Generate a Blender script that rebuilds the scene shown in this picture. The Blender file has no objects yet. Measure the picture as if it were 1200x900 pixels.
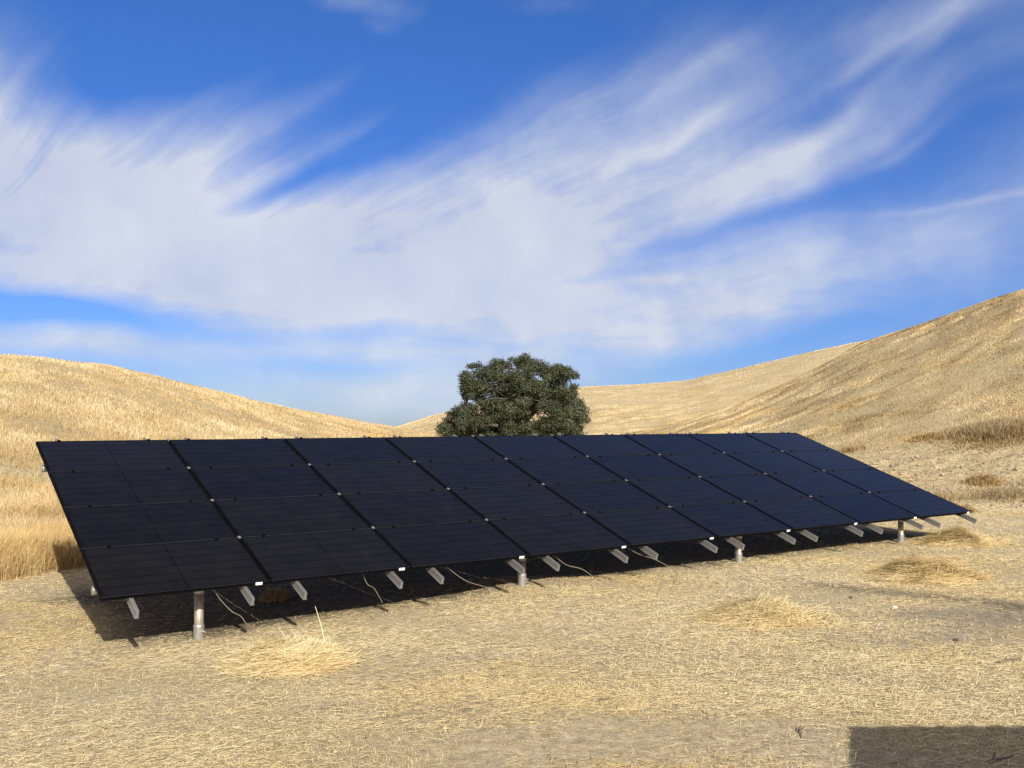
import bpy, bmesh, math, random
import numpy as np
from mathutils import Vector, Matrix
random.seed(7); RNG = np.random.default_rng(11)
R_ = math.radians
S = bpy.context.scene
COL = S.collection

# ------------------------------------------------------------------ camera, world, sun, exposure
CZ = 2.3                                   # camera height above the pad
PITCH = R_(2.13)
FPX = 1125.0
cam = bpy.data.cameras.new('camera'); camo = bpy.data.objects.new('camera', cam); COL.objects.link(camo)
cam.sensor_width = 36; cam.lens = FPX / 1200 * 36; cam.clip_start = 0.1; cam.clip_end = 6000
camo.location = (0, 0, CZ); camo.rotation_euler = (math.pi / 2 + PITCH, 0, 0)
S.camera = camo
S.view_settings.view_transform = 'Standard'; S.view_settings.look = 'None'
S.view_settings.exposure = 0.85; S.view_settings.gamma = 1

SUN = Vector((0.572, -1.493, 1.0)).normalized()
SUN_EL = math.asin(SUN.z); SUN_AZ = math.atan2(SUN.x, SUN.y)
sl = bpy.data.lights.new('sun', 'SUN'); sl.energy = 4.6; sl.angle = R_(0.53); sl.color = (1.0, 0.93, 0.82)
so = bpy.data.objects.new('sun', sl); COL.objects.link(so)
so.rotation_euler = SUN.to_track_quat('Z', 'Y').to_euler(); so.location = (20, -50, 40)

def ray(px, py):
    """pixel of the 1200x900 photograph -> world direction (x right, y forward, z up)"""
    a, b = (px - 600) / FPX, -(py - 450) / FPX
    c, s = math.cos(PITCH), math.sin(PITCH)
    return np.array([a, c - b * s, s + b * c])
def ang(px, py):
    d = ray(px, py); return math.atan2(d[0], d[1]), math.atan2(d[2], math.hypot(d[0], d[1]))

W = bpy.data.worlds.new('World'); S.world = W; W.use_nodes = True
nt = W.node_tree; nt.nodes.clear()
def N(tree, typ, **kw):
    n = tree.nodes.new(typ)
    for k, v in kw.items(): setattr(n, k, v)
    return n
def mth(tree, op, a, b=None, c=None, clamp=False):
    n = N(tree, 'ShaderNodeMath', operation=op); n.use_clamp = clamp
    for i, v in enumerate((a, b, c)):
        if v is None: continue
        if isinstance(v, (int, float)): n.inputs[i].default_value = v
        else: tree.links.new(v, n.inputs[i])
    return n.outputs[0]
def vmt(tree, op, a, b=None):
    n = N(tree, 'ShaderNodeVectorMath', operation=op)
    for i, v in enumerate((a, b)):
        if v is None: continue
        if isinstance(v, (tuple, list)): n.inputs[i].default_value = v
        else: tree.links.new(v, n.inputs[i])
    return n.outputs['Value'] if op == 'DOT_PRODUCT' else n.outputs['Vector']
def noise(tree, vec, scale, detail=4, rough=0.55, dist=0.0, color=False):
    n = N(tree, 'ShaderNodeTexNoise'); n.inputs['Scale'].default_value = scale
    n.inputs['Detail'].default_value = detail; n.inputs['Roughness'].default_value = rough
    n.inputs['Distortion'].default_value = dist
    tree.links.new(vec, n.inputs['Vector'])
    return n.outputs['Color' if color else 'Fac']
def maprange(tree, v, a, b, c=0.0, d=1.0, smooth=False):
    n = N(tree, 'ShaderNodeMapRange'); n.interpolation_type = 'SMOOTHSTEP' if smooth else 'LINEAR'
    n.inputs[1].default_value = a; n.inputs[2].default_value = b
    n.inputs[3].default_value = c; n.inputs[4].default_value = d
    tree.links.new(v, n.inputs[0]); return n.outputs[0]
def mixc(tree, f, a, b, mode='MIX'):
    n = N(tree, 'ShaderNodeMix', data_type='RGBA', blend_type=mode)
    for i, v in ((0, f), (6, a), (7, b)):
        if isinstance(v, (int, float)): n.inputs[i].default_value = v
        elif isinstance(v, tuple): n.inputs[i].default_value = (*v, 1)
        else: tree.links.new(v, n.inputs[i])
    return n.outputs[2]

def build_world():
    t = nt; L = t.links.new
    sky = N(t, 'ShaderNodeTexSky'); sky.sky_type = 'NISHITA'; sky.sun_disc = False
    sky.sun_elevation = SUN_EL; sky.sun_rotation = SUN_AZ
    sky.altitude = 600; sky.air_density = 1.0; sky.dust_density = 0.15; sky.ozone_density = 1.5
    hs = N(t, 'ShaderNodeHueSaturation'); hs.inputs['Saturation'].default_value = 1.2
    hs.inputs['Value'].default_value = 1.0
    L(sky.outputs[0], hs.inputs['Color'])
    geo = N(t, 'ShaderNodeTexCoord')
    sep = N(t, 'ShaderNodeSeparateXYZ'); L(geo.outputs['Generated'], sep.inputs[0])
    az = mth(t, 'ARCTAN2', sep.outputs[0], sep.outputs[1])
    el = mth(t, 'ARCSINE', sep.outputs[2])
    cmb = N(t, 'ShaderNodeCombineXYZ'); L(az, cmb.inputs[0]); L(el, cmb.inputs[1])
    P = cmb.outputs[0]                                   # radians of bearing and height
    # wind-drawn warp of the cloud sheet
    w1 = noise(t, P, 5.0, 3, 0.5, color=True)
    w1 = vmt(t, 'SUBTRACT', w1, (0.5, 0.5, 0.5))
    w1 = vmt(t, 'MULTIPLY', w1, (0.075, 0.05, 0.0))
    P1 = vmt(t, 'ADD', P, w1)
    def blob(px, py, su, sv, deg, wgt):
        a, e = ang(px, py); th = R_(deg); k = FPX
        c, s = math.cos(th), math.sin(th)
        d = vmt(t, 'SUBTRACT', P1, (a, e, 0))
        u = vmt(t, 'DOT_PRODUCT', d, (c * k / su, s * k / su, 0))
        v = vmt(t, 'DOT_PRODUCT', d, (-s * k / sv, c * k / sv, 0))
        q = mth(t, 'MULTIPLY_ADD', u, u, mth(t, 'MULTIPLY', v, v))
        g = mth(t, 'EXPONENT', mth(t, 'MULTIPLY', q, -0.9))
        return mth(t, 'MULTIPLY', g, wgt)
    blobs = [
        (60, 250, 190, 105, -12, 1.0), (300, 300, 260, 66, -3, 1.1), (520, 285, 220, 80, 8, .95), (10, 130, 95, 60, -35, .75),
        (160, 200, 110, 50, 20, .35),
        (640, 210, 250, 75, 26, .62), (760, 240, 240, 50, 18, .5), (600, 340, 330, 42, 0, .65),
        (820, 150, 170, 45, 28, .42), (900, 205, 240, 22, 24, .55), (1000, 185, 130, 13, 27, .5),
        (1010, 120, 120, 11, 36, .3), (700, 120, 120, 22, 30, .25),
        (270, 165, 140, 16, 33, .42), (340, 195, 130, 13, 27, .38), (235, 125, 120, 13, 33, .2), (400, 185, 60, 20, 38, .2),
        (1085, 20, 105, 22, 8, .7), (1020, 62, 40, 10, 30, .35), (825, 68, 60, 12, 22, .35),
        (428, 6, 50, 12, -10, .5), (440, 32, 18, 7, 0, .35), (640, 8, 70, 14, 0, .2),
        (1140, 236, 110, 4, 2, .3), (1180, 110, 50, 10, 10, .15),
        (930, 300, 260, 45, 8, .42), (1000, 320, 150, 30, 5, .3), (640, 395, 260, 42, 3, .66), (760, 385, 140, 30, 8, .3),
        (1090, 270, 120, 30, 0, .2), (1000, 352, 190, 26, 10, .28), (1075, 165, 55, 6, 24, .5), (770, 326, 42, 6, 6, .6),
        (230, 400, 150, 20, -2, .6), (470, 460, 190, 30, 3, .55), (600, 450, 170, 40, 0, .35), (60, 400, 90, 10, -4, .3),
        (-350, 260, 300, 120, 10, .7), (1600, 200, 300, 60, 15, .5), (1500, 20, 300, 60, 15, .5),
        # clear patches
        (95, 364, 170, 15, -8, -.95), (0, 352, 90, 16, -5, -.7), (420, 388, 95, 13, 0, -.6), (370, 428, 120, 11, -3, -.5),
        (850, 422, 170, 15, 13, -.8), (700, 325, 130, 8, 6, -.28), (880, 264, 150, 12, 14, -.55), (1120, 330, 160, 40, 20, -.4), (770, 190, 100, 9, 28, -.3), (860, 150, 60, 10, 28, -.3),
        (330, 60, 270, 55, 8, -.8), (520, 110, 120, 30, 32, -.75), (960, 60, 90, 35, 15, -.55), (1130, 140, 100, 50, 25, -.7), (700, 40, 160, 30, 5, -.4),
        (375, 208, 140, 12, 22, -.65), (160, 95, 100, 30, 25, -.7), (420, 165, 100, 12, 30, -.5),
    ]
    tot = None; neg = None
    for b in blobs:
        g = blob(*b[:5], abs(b[5]))
        if b[5] > 0: tot = g if tot is None else mth(t, 'ADD', tot, g)
        else: neg = g if neg is None else mth(t, 'ADD', neg, g)
    neg = mth(t, 'SUBTRACT', 1.0, mth(t, 'MINIMUM', neg, 1.0))
    # fibres fan out along the wind from low on the left
    a0, e0 = ang(-700, 800)
    dd = vmt(t, 'SUBTRACT', P1, (a0, e0, 0)); sd = N(t, 'ShaderNodeSeparateXYZ'); L(dd, sd.inputs[0])
    tht = mth(t, 'ARCTAN2', sd.outputs[1], sd.outputs[0])
    rho = mth(t, 'SQRT', mth(t, 'MULTIPLY_ADD', sd.outputs[0], sd.outputs[0], mth(t, 'MULTIPLY', sd.outputs[1], sd.outputs[1])))
    def fib(ku, kv, det, off, rough=.6):
        cc = N(t, 'ShaderNodeCombineXYZ'); L(mth(t, 'MULTIPLY', rho, ku), cc.inputs[0]); L(mth(t, 'MULTIPLY', tht, kv), cc.inputs[1]); cc.inputs[2].default_value = off
        return noise(t, cc.outputs[0], 1.0, det, rough, 0.25)
    f1 = fib(2.2, 17.0, 6, 0.0, .58); f2 = fib(7.0, 48.0, 5, 3.0, .6)
    f3 = noise(t, P1, 8.0, 5, 0.55)
    fb = mth(t, 'ADD', mth(t, 'MULTIPLY', f1, 0.95), mth(t, 'MULTIPLY', f2, 0.27))
    fb = mth(t, 'ADD', fb, mth(t, 'MULTIPLY', f3, 0.7))
    f4 = noise(t, vmt(t, 'MULTIPLY', P1, (4.0, 17.0, 0)), 1.6, 5, .58)
    low = maprange(t, el, .09, .23, .9, 0.0, True)
    fb = mth(t, 'ADD', fb, mth(t, 'MULTIPLY', low, mth(t, 'SUBTRACT', mth(t, 'MULTIPLY_ADD', f4, 1.15, mth(t, 'MULTIPLY', f3, .75)), fb)))
    fac = maprange(t, fb, 0.70, 1.32, 0.42, 1.5)
    den = mth(t, 'MULTIPLY', tot, fac)
    den = mth(t, 'ADD', den, maprange(t, f1, 0.5, 0.8, 0.0, 0.12))
    den = mth(t, 'MULTIPLY', den, neg)
    den = maprange(t, den, 0.04, 1.22, 0.0, 0.88)
    # unseen thin cloud, added overhead and behind the camera as warm fill for shadows
    hi_ = maprange(t, el, 0.95, 1.25, 0, .55, True); back = maprange(t, sep.outputs[1], -.55, .15, .85, 0, True)
    hi_ = mth(t, 'MAXIMUM', hi_, maprange(t, el, .42, .62, 0, .12, True))
    fill_veil = mth(t, 'MULTIPLY', mth(t, 'MAXIMUM', hi_, mth(t, 'MULTIPLY', back, .88)), maprange(t, f3, .35, .6, .6, 1))
    den = mth(t, 'MAXIMUM', den, fill_veil)
    # thick parts are a little greyer, thin bright wisps whiter
    ccol = mixc(t, maprange(t, f3, 0.35, 0.65), (0.33, 0.355, 0.42), (0.41, 0.425, 0.46))
    ccol = mixc(t, back, ccol, (1.15, .97, .68))     # added cloud behind the camera is brighter and warm, to warm the shadows
    bg1 = N(t, 'ShaderNodeBackground'); bg1.inputs[1].default_value = 0.088; L(mixc(t, 1.0, hs.outputs[0], mixc(t, maprange(t, el, .05, .39), (.235, .335, .66), (.34, .49, .80)), 'MULTIPLY'), bg1.inputs[0])
    bg2 = N(t, 'ShaderNodeBackground'); bg2.inputs[1].default_value = 1.0; L(ccol, bg2.inputs[0])
    mx = N(t, 'ShaderNodeMixShader'); L(den, mx.inputs[0]); L(bg1.outputs[0], mx.inputs[1]); L(bg2.outputs[0], mx.inputs[2])
    out = N(t, 'ShaderNodeOutputWorld'); L(mx.outputs[0], out.inputs[0])
build_world()

# ------------------------------------------------------------------ helpers
def mesh_np(name, V, F, mat, n=3, attrs=None, parent=None, uvs=None, smooth=False):
    me = bpy.data.meshes.new(name); V = np.asarray(V, np.float32); F = np.asarray(F, np.int32)
    me.vertices.add(len(V)); me.vertices.foreach_set('co', V.ravel())
    me.loops.add(F.size); me.loops.foreach_set('vertex_index', F.ravel())
    me.polygons.add(len(F)); me.polygons.foreach_set('loop_start', np.arange(len(F), dtype=np.int32) * n)
    if smooth: me.polygons.foreach_set('use_smooth', np.ones(len(F), bool))
    me.update(calc_edges=True)
    if attrs:
        for k, a in attrs.items():
            at = me.attributes.new(k, 'FLOAT', 'POINT'); at.data.foreach_set('value', np.asarray(a, np.float32))
    me.materials.append(mat)
    o = bpy.data.objects.new(name, me); COL.objects.link(o)
    if parent: o.parent = parent
    return o
def obj_bm(name, bm, mat, parent=None, smooth=False):
    bmesh.ops.recalc_face_normals(bm, faces=bm.faces)
    me = bpy.data.meshes.new(name); bm.to_mesh(me); bm.free()
    for m in (mat if isinstance(mat, list) else [mat]): me.materials.append(m)
    if smooth:
        for p in me.polygons: p.use_smooth = True
    o = bpy.data.objects.new(name, me); COL.objects.link(o)
    if parent: o.parent = parent
    return o
def tag(o, label=None, cat=None, group=None, kind=None):
    if label: o['label'] = label
    if cat: o['category'] = cat
    if group: o['group'] = group
    if kind: o['kind'] = kind
    return o
def box(bm, x0, x1, y0, y1, z0, z1, M=None):
    r = bmesh.ops.create_cube(bm, size=1)
    for v in r['verts']:
        v.co = Vector((x0 + (v.co.x + .5) * (x1 - x0), y0 + (v.co.y + .5) * (y1 - y0), z0 + (v.co.z + .5) * (z1 - z0)))
        if M: v.co = M @ v.co
    return r['verts']
def prism(bm, pts, axis_from, axis_to, fn):
    """extrude a closed 2-D outline; fn(p, t) -> Vector"""
    a = [bm.verts.new(fn(p, axis_from)) for p in pts]; b = [bm.verts.new(fn(p, axis_to)) for p in pts]
    n = len(pts); bm.faces.new(a); bm.faces.new(b[::-1])
    for i in range(n): bm.faces.new((a[i], a[(i + 1) % n], b[(i + 1) % n], b[i]))
def tube(bm, pts, r, seg=12, caps=True):
    pts = [Vector(p) for p in pts]; rings = []
    rr = r if isinstance(r, (list, tuple)) else [r] * len(pts)
    up = Vector((0.3, 0.2, 0.9)).normalized()
    for i, p in enumerate(pts):
        d = (pts[min(i + 1, len(pts) - 1)] - pts[max(i - 1, 0)]).normalized()
        a = d.cross(up)
        if a.length < 1e-3: a = d.cross(Vector((1, 0, 0)))
        a.normalize(); b = d.cross(a).normalized()
        rings.append([bm.verts.new(p + (a * math.cos(k * 2 * math.pi / seg) + b * math.sin(k * 2 * math.pi / seg)) * rr[i]) for k in range(seg)])
    for A, B in zip(rings, rings[1:]):
        for k in range(seg): bm.faces.new((A[k], A[(k + 1) % seg], B[(k + 1) % seg], B[k]))
    if caps: bm.faces.new(rings[0][::-1]); bm.faces.new(rings[-1])

_T = RNG.random((256, 256))
def vnoise(x, y):
    xi = np.floor(x).astype(int); yi = np.floor(y).astype(int); fx = x - xi; fy = y - yi
    fx = fx * fx * (3 - 2 * fx); fy = fy * fy * (3 - 2 * fy)
    g = lambda i, j: _T[i & 255, j & 255]
    return (g(xi, yi) * (1 - fx) + g(xi + 1, yi) * fx) * (1 - fy) + (g(xi, yi + 1) * (1 - fx) + g(xi + 1, yi + 1) * fx) * fy
def fbm(x, y, o=4):
    s = 0; a = 1; t = 0
    for i in range(o): s = s + a * vnoise(x + 17.3 * i, y + 9.1 * i); t += a; a *= .5; x = x * 2.03; y = y * 2.03
    return s / t - .5
def sstep(a, b, x):
    t = np.clip((x - a) / (b - a), 0, 1); return t * t * (3 - 2 * t)

# ------------------------------------------------------------------ materials
def new_mat(name):
    m = bpy.data.materials.new(name); m.use_nodes = True; t = m.node_tree
    return m, t, t.nodes['Principled BSDF']
def simple(name, col, rough=.5, metal=0, var=.12, nscale=20, bump=0):
    m, t, b = new_mat(name)
    tc = N(t, 'ShaderNodeTexCoord'); n = noise(t, tc.outputs['Object'], nscale, 5, .6)
    k = maprange(t, n, .3, .7, 1 - var, 1 + var)
    c = mixc(t, 1.0, col, k, 'MULTIPLY')
    t.links.new(c, b.inputs['Base Color']); b.inputs['Roughness'].default_value = rough; b.inputs['Metallic'].default_value = metal
    r = maprange(t, n, .3, .7, rough * .8, min(1, rough * 1.2)); t.links.new(r, b.inputs['Roughness'])
    if bump:
        bp = N(t, 'ShaderNodeBump'); bp.inputs['Strength'].default_value = bump; t.links.new(n, bp.inputs['Height']); t.links.new(bp.outputs[0], b.inputs['Normal'])
    return m
M_alu = simple('aluminium', (.22, .22, .215), .5, .45, .1, 30)
M_galv = simple('galvanised_steel', (.33, .29, .23), .5, .55, .22, 14, .05)
M_steel = simple('bright_steel', (.36, .36, .345), .4, .7, .08, 40)
M_white = simple('white_plate', (.8, .8, .78), .5, 0, .03, 10)
M_frame = simple('black_anodised', (.003, .003, .0035), .7, .0, .2, 30)
M_frame.node_tree.nodes['Principled BSDF'].inputs['Specular IOR Level'].default_value = .03
M_edge = simple('dusty_frame_edge', (.006, .006, .006), .6, .0, .6, 5)
M_wire = simple('pale_cord', (.15, .13, .095), .8, 0, .2, 20)
M_bark = simple('bark', (.075, .06, .045), .9, 0, .4, 6, .6)
M_stone = simple('stone', (.42, .38, .31), .9, 0, .25, 25, .4)
M_darkstone = simple('dark_clod', (.07, .05, .035), .95, 0, .3, 25, .4)

def panel_mat():
    m, t, b = new_mat('solar_glass'); L = t.links.new
    tc = N(t, 'ShaderNodeTexCoord'); sp = N(t, 'ShaderNodeSeparateXYZ'); L(tc.outputs['Object'], sp.inputs[0])
    def lines(ch, period, off, hw):
        q = mth(t, 'ADD', sp.outputs[ch], off); q = mth(t, 'DIVIDE', q, period)
        q = mth(t, 'FRACT', q); q = mth(t, 'SUBTRACT', q, .5); q = mth(t, 'ABSOLUTE', q)
        return maprange(t, q, .5 - hw * 2.2 / period, .5 - hw / period)          # 1 at the line
    ln_y = lines(1, 1.0 / 6, 0.0 + 10, .0050)           # rows of cells
    ln_x = lines(0, 1.63 / 20, 10 * 1.63 / 20, .0012)
    ax = mth(t, 'ABSOLUTE', sp.outputs[0])
    mid = maprange(t, ax, .003, .007, 1, 0)             # half-cut seam in the middle
    oi = N(t, 'ShaderNodeObjectInfo')
    pv = maprange(t, oi.outputs['Random'], 0, 1, .75, 1.3)
    cell = mixc(t, 1.0, (.0042, .0036, .0026), pv, 'MULTIPLY')
    c = mixc(t, mth(t, 'MULTIPLY', ln_y, .75), cell, (.0015, .0015, .002))
    c = mixc(t, mth(t, 'MULTIPLY', ln_x, .25), c, (.004, .004, .005))
    c = mixc(t, mth(t, 'MULTIPLY', mid, .9), c, (.0008, .0008, .001))
    dn = noise(t, tc.outputs['Object'], 3.0, 6, .65)     # thin dust
    dn2 = noise(t, tc.outputs['Object'], 60.0, 3, .7)
    du = mth(t, 'MULTIPLY', maprange(t, dn, .4, .75), maprange(t, dn2, .35, .7, .2, 1))
    c = mixc(t, mth(t, 'MULTIPLY', du, .018), c, (.35, .29, .20))
    L(c, b.inputs['Base Color']); b.inputs['IOR'].default_value = 1.27; b.inputs['Specular Tint'].default_value = (1, .90, .74, 1)
    L(maprange(t, mth(t, 'MAXIMUM', mth(t, 'MULTIPLY', ln_y, .8), mth(t, 'MULTIPLY', mid, .85)), 0, 1, .30, .03), b.inputs['Specular IOR Level'])
    L(maprange(t, dn, .3, .7, .16, .26), b.inputs['Roughness'])
    h = mth(t, 'MULTIPLY', mth(t, 'ADD', ln_y, mid), -1)
    bp = N(t, 'ShaderNodeBump'); bp.inputs['Strength'].default_value = .25; bp.inputs['Distance'].default_value = .002
    L(h, bp.inputs['Height']); L(bp.outputs[0], b.inputs['Normal'])
    return m
M_panel = panel_mat()

def patches(t, pos):
    """shared colour patches of the dry ground, in world metres"""
    big = noise(t, vmt(t, 'MULTIPLY', pos, (.5, 1.0, 0)), .42, 5, .6, .6)
    return big
def straw_mat(name, lo, mid, hi, transl=.25):
    m, t, b = new_mat(name); L = t.links.new
    at = N(t, 'ShaderNodeAttribute', attribute_name='tint')
    geo = N(t, 'ShaderNodeNewGeometry')
    cr = N(t, 'ShaderNodeValToRGB'); e = cr.color_ramp.elements
    e[0].position = 0; e[0].color = (*lo, 1); e[1].position = 1; e[1].color = (*hi, 1)
    k = cr.color_ramp.elements.new(.5); k.color = (*mid, 1)
    L(at.outputs['Fac'], cr.inputs[0])
    pn = noise(t, geo.outputs['Position'], .22, 4, .6); gold = maprange(t, pn, .46, .62)
    col = mixc(t, 1.0, cr.outputs[0], mixc(t, gold, (1.0, 1.0, 1.03), (1.0, .905, .73)), 'MULTIPLY')
    L(col, b.inputs['Base Color']); b.inputs['Roughness'].default_value = .7
    b.inputs['Specular IOR Level'].default_value = .25
    tr = N(t, 'ShaderNodeBsdfTranslucent'); L(col, tr.inputs[0])
    mx = N(t, 'ShaderNodeMixShader'); mx.inputs[0].default_value = transl
    L(b.outputs[0], mx.inputs[1]); L(tr.outputs[0], mx.inputs[2])
    L(mx.outputs[0], t.nodes['Material Output'].inputs[0])
    return m
M_straw = straw_mat('dry_straw', (.20, .15, .07), (.55, .44, .225), (.86, .75, .46))
M_grass = straw_mat('dry_grass', (.16, .115, .05), (.45, .345, .175), (.74, .62, .39), .25)
M_brush = straw_mat('dry_brush', (.17, .125, .065), (.36, .275, .15), (.58, .47, .28), .2)

def ground_mat():
    m, t, b = new_mat('dry_ground'); L = t.links.new
    geo = N(t, 'ShaderNodeNewGeometry'); pos = geo.outputs['Position']
    hill = N(t, 'ShaderNodeAttribute', attribute_name='hill').outputs['Fac']
    big = patches(t, pos)
    fine = noise(t, pos, 9.0, 8, .72)
    fx = noise(t, vmt(t, 'MULTIPLY', pos, (1, 6, 1)), 14, 5, .7, 1.2)
    fy = noise(t, vmt(t, 'MULTIPLY', pos, (5, 1.5, 1)), 17, 5, .7, 1.5)
    fib = mth(t, 'MAXIMUM', fx, fy)
    straw = mixc(t, maprange(t, fib, .45, .68), (.22, .17, .095), (.68, .60, .39))
    dirt = mixc(t, maprange(t, fine, .35, .65), (.26, .21, .135), (.58, .50, .345))
    pad = mixc(t, maprange(t, big, .42, .60), straw, dirt)
    sa = N(t, 'ShaderNodeAttribute', attribute_name='soil').outputs['Fac']
    pad = mixc(t, mth(t, 'MULTIPLY', sa, .85), pad, mixc(t, maprange(t, fine, .35, .65), (.14, .12, .085), (.33, .29, .21)))
    ua = N(t, 'ShaderNodeAttribute', attribute_name='shade_and_track').outputs['Fac']
    pad = mixc(t, mth(t, 'MULTIPLY', ua, .9), pad, mixc(t, maprange(t, fine, .35, .65), (.045, .036, .022), (.15, .12, .075)))  # darkens the track soil and paints extra shade below the array
    # hillside thatch
    hb = noise(t, vmt(t, 'MULTIPLY', pos, (.35, .6, 0)), .35, 5, .6, .8)
    thatch = mixc(t, maprange(t, fine, .35, .68), (.21, .16, .085), (.54, .46, .29))
    thatch = mixc(t, maprange(t, hb, .45, .62, 0, .5), thatch, (.30, .215, .115))
    c = mixc(t, hill, pad, thatch)
    L(c, b.inputs['Base Color']); b.inputs['Roughness'].default_value = .95; b.inputs['Specular IOR Level'].default_value = .1
    bp = N(t, 'ShaderNodeBump'); bp.inputs['Strength'].default_value = .9; bp.inputs['Distance'].default_value = .03
    L(mth(t, 'ADD', fib, mth(t, 'MULTIPLY', fine, 1.2)), bp.inputs['Height']); L(bp.outputs[0], b.inputs['Normal'])
    return m
M_ground = ground_mat()

# ------------------------------------------------------------------ terrain
FOOT = [(-60, -6), (-15, 8.6), (-7.3, 12.0), (-6.5, 14.6), (-1.6, 19.8), (4, 24), (9, 25.3), (13, 24.6), (22, 24), (60, 14)]
AZ = np.radians(np.arange(-180, 180.01, .25))
def foot_r(az):
    d = np.stack([np.sin(az), np.cos(az)], 1); best = np.full(len(az), 70.0)
    for (x0, y0), (x1, y1) in zip(FOOT, FOOT[1:]):
        ex, ey = x1 - x0, y1 - y0; den = d[:, 0] * ey - d[:, 1] * ex
        with np.errstate(all='ignore'):
            r = (x0 * ey - y0 * ex) / den; s = (x0 * d[:, 1] - y0 * d[:, 0]) / den
        ok = (r > 0) & (s >= 0) & (s <= 1); best = np.where(ok, np.minimum(best, r), best)
    return best
R0T = foot_r(AZ)
k = np.ones(9) / 9; R0T = np.convolve(np.r_[R0T[-5:-1], R0T, R0T[1:5]], k, 'valid')
def tab(pts):
    """silhouette pixels (px, py) -> tan(elevation) for every bearing"""
    A, T = zip(*[(ang(*p)[0], math.tan(ang(*p)[1])) for p in pts]); A = np.array(A); T = np.array(T)
    return np.interp(AZ, np.r_[-math.pi, -2.0, A, 2.0, math.pi], np.r_[.01, .01, T, .01, .01])
def prof(s):
    s = np.clip(s, 0, 1.75); return np.maximum(1.3 * s ** 1.3 - .3 * s ** 4.3, 0)
ZB = .05
class Hill:
    def __init__(self, sil, r0, Rr, power=None):
        self.r0 = r0; self.R = Rr; T = tab(sil); ss = np.linspace(.08, 1.5, 120)
        rr = r0[:, None] + ss[None] * (Rr - r0)[:, None]; pf = prof(ss)[None]
        kk = (T[:, None] * rr + CZ - ZB) / np.maximum(pf, 1e-3)
        kk = np.where(pf > .15, kk, 1e9)
        self.k = np.maximum(kk.min(1), 0)
    def __call__(self, az, r):
        r0 = np.interp(az, AZ, self.r0); Rr = np.interp(az, AZ, self.R); kk = np.interp(az, AZ, self.k)
        return kk * prof((r - r0) / (Rr - r0))
def rt(pts):
    A, Rr = zip(*[(ang(p, 480)[0], r) for p, r in pts]); return np.interp(AZ, A, Rr)
HL = Hill([(-900, 325), (-300, 380), (0, 409), (60, 412), (130, 421), (250, 452), (350, 476), (430, 491), (470, 498), (540, 511), (640, 520), (800, 528), (1000, 560), (1200, 590)],
          R0T, np.maximum(rt([(-900, 55), (0, 52), (250, 62), (430, 78), (600, 80), (1200, 70)]), R0T + 30))
HN = Hill([(-900, 560), (0, 560), (400, 540), (600, 524), (740, 508), (790, 495), (860, 472), (930, 441), (1010, 399), (1060, 383), (1100, 369), (1150, 351), (1200, 335), (1500, 260), (2600, 250)],
          R0T, np.maximum(rt([(0, 70), (700, 75), (1010, 92), (1200, 85), (2000, 80)]), R0T + 30))
HF = Hill([(-900, 560), (100, 530), (300, 512), (420, 503), (465, 499), (510, 485), (560, 472), (620, 460), (690, 452), (740, 450), (800, 446), (870, 431), (960, 409), (1010, 399), (1100, 385), (1400, 370), (2600, 420)],
          np.full(len(AZ), 85.0), rt([(0, 165), (465, 150), (700, 150), (1010, 165), (1400, 170)]))
def H(x, y, micro=True):
    az = np.arctan2(x, y); r = np.hypot(x, y)
    a, b, c = HL(az, r), HN(az, r), HF(az, r)
    def smax(p, q, k=.35): return .5 * (p + q + np.sqrt((p - q) ** 2 + k * k)) - k * .5
    z = smax(smax(a, b), c) - .02 * np.maximum(r - 200, 0)
    z = z + .12 * sstep(-3.6, .5, x) * sstep(6, 12, y)
    hf = hillfac(x, y)
    z = z + hf * (.10 * fbm(x * .5, y * .5, 4) + .16 * fbm(x * .16, y * .16, 3) * np.clip(r / 40, .3, 2)) * np.clip(1 - (r - 300) / 300, 0, 1)
    d0 = r - np.interp(az, AZ, R0T); bk = np.exp(-((d0 - 7.5) / 4.0) ** 2) * sstep(.08, .25, az)
    z = z + bk * (.85 * np.abs(fbm(x * .35 + 3, y * 1.1, 4)) + .22 * fbm(x * 1.8, y * 3.5, 3))
    if micro:
        z = z + (.05 * fbm(x * .8 + 5, y * .8, 3) + .018 * fbm(x * 7, y * 7, 3)) * np.clip(1 - r / 90, 0, 1)
        z = z + .07 * np.exp(-(((x - .16) / .9) ** 2 + ((y - 12.85) / .5) ** 2))
    return z
def hillfac(x, y):
    az = np.arctan2(x, y); r = np.hypot(x, y); r0 = np.interp(az, AZ, R0T)
    return sstep(-.4, 1.6, r - r0 + 1.2 * fbm(x * .6, y * .6, 3))
def Hs(x, y): return float(H(np.array([x], float), np.array([y], float))[0])

PW, PH, TILT = 1.6707, 1.05, R_(19.54)
ROOT = (-3.891, 9.142, 0.0); YAW = math.atan2(.5704, .8214); EDGE_Z = .618
def under_array(x, y):
    c, s = math.cos(YAW), math.sin(YAW); lx = (x - ROOT[0]) * c + (y - ROOT[1]) * s; ly = -(x - ROOT[0]) * s + (y - ROOT[1]) * c
    return (lx > -.1) & (lx < 15.1) & (ly > -.1) & (ly < 4.1)

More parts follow.
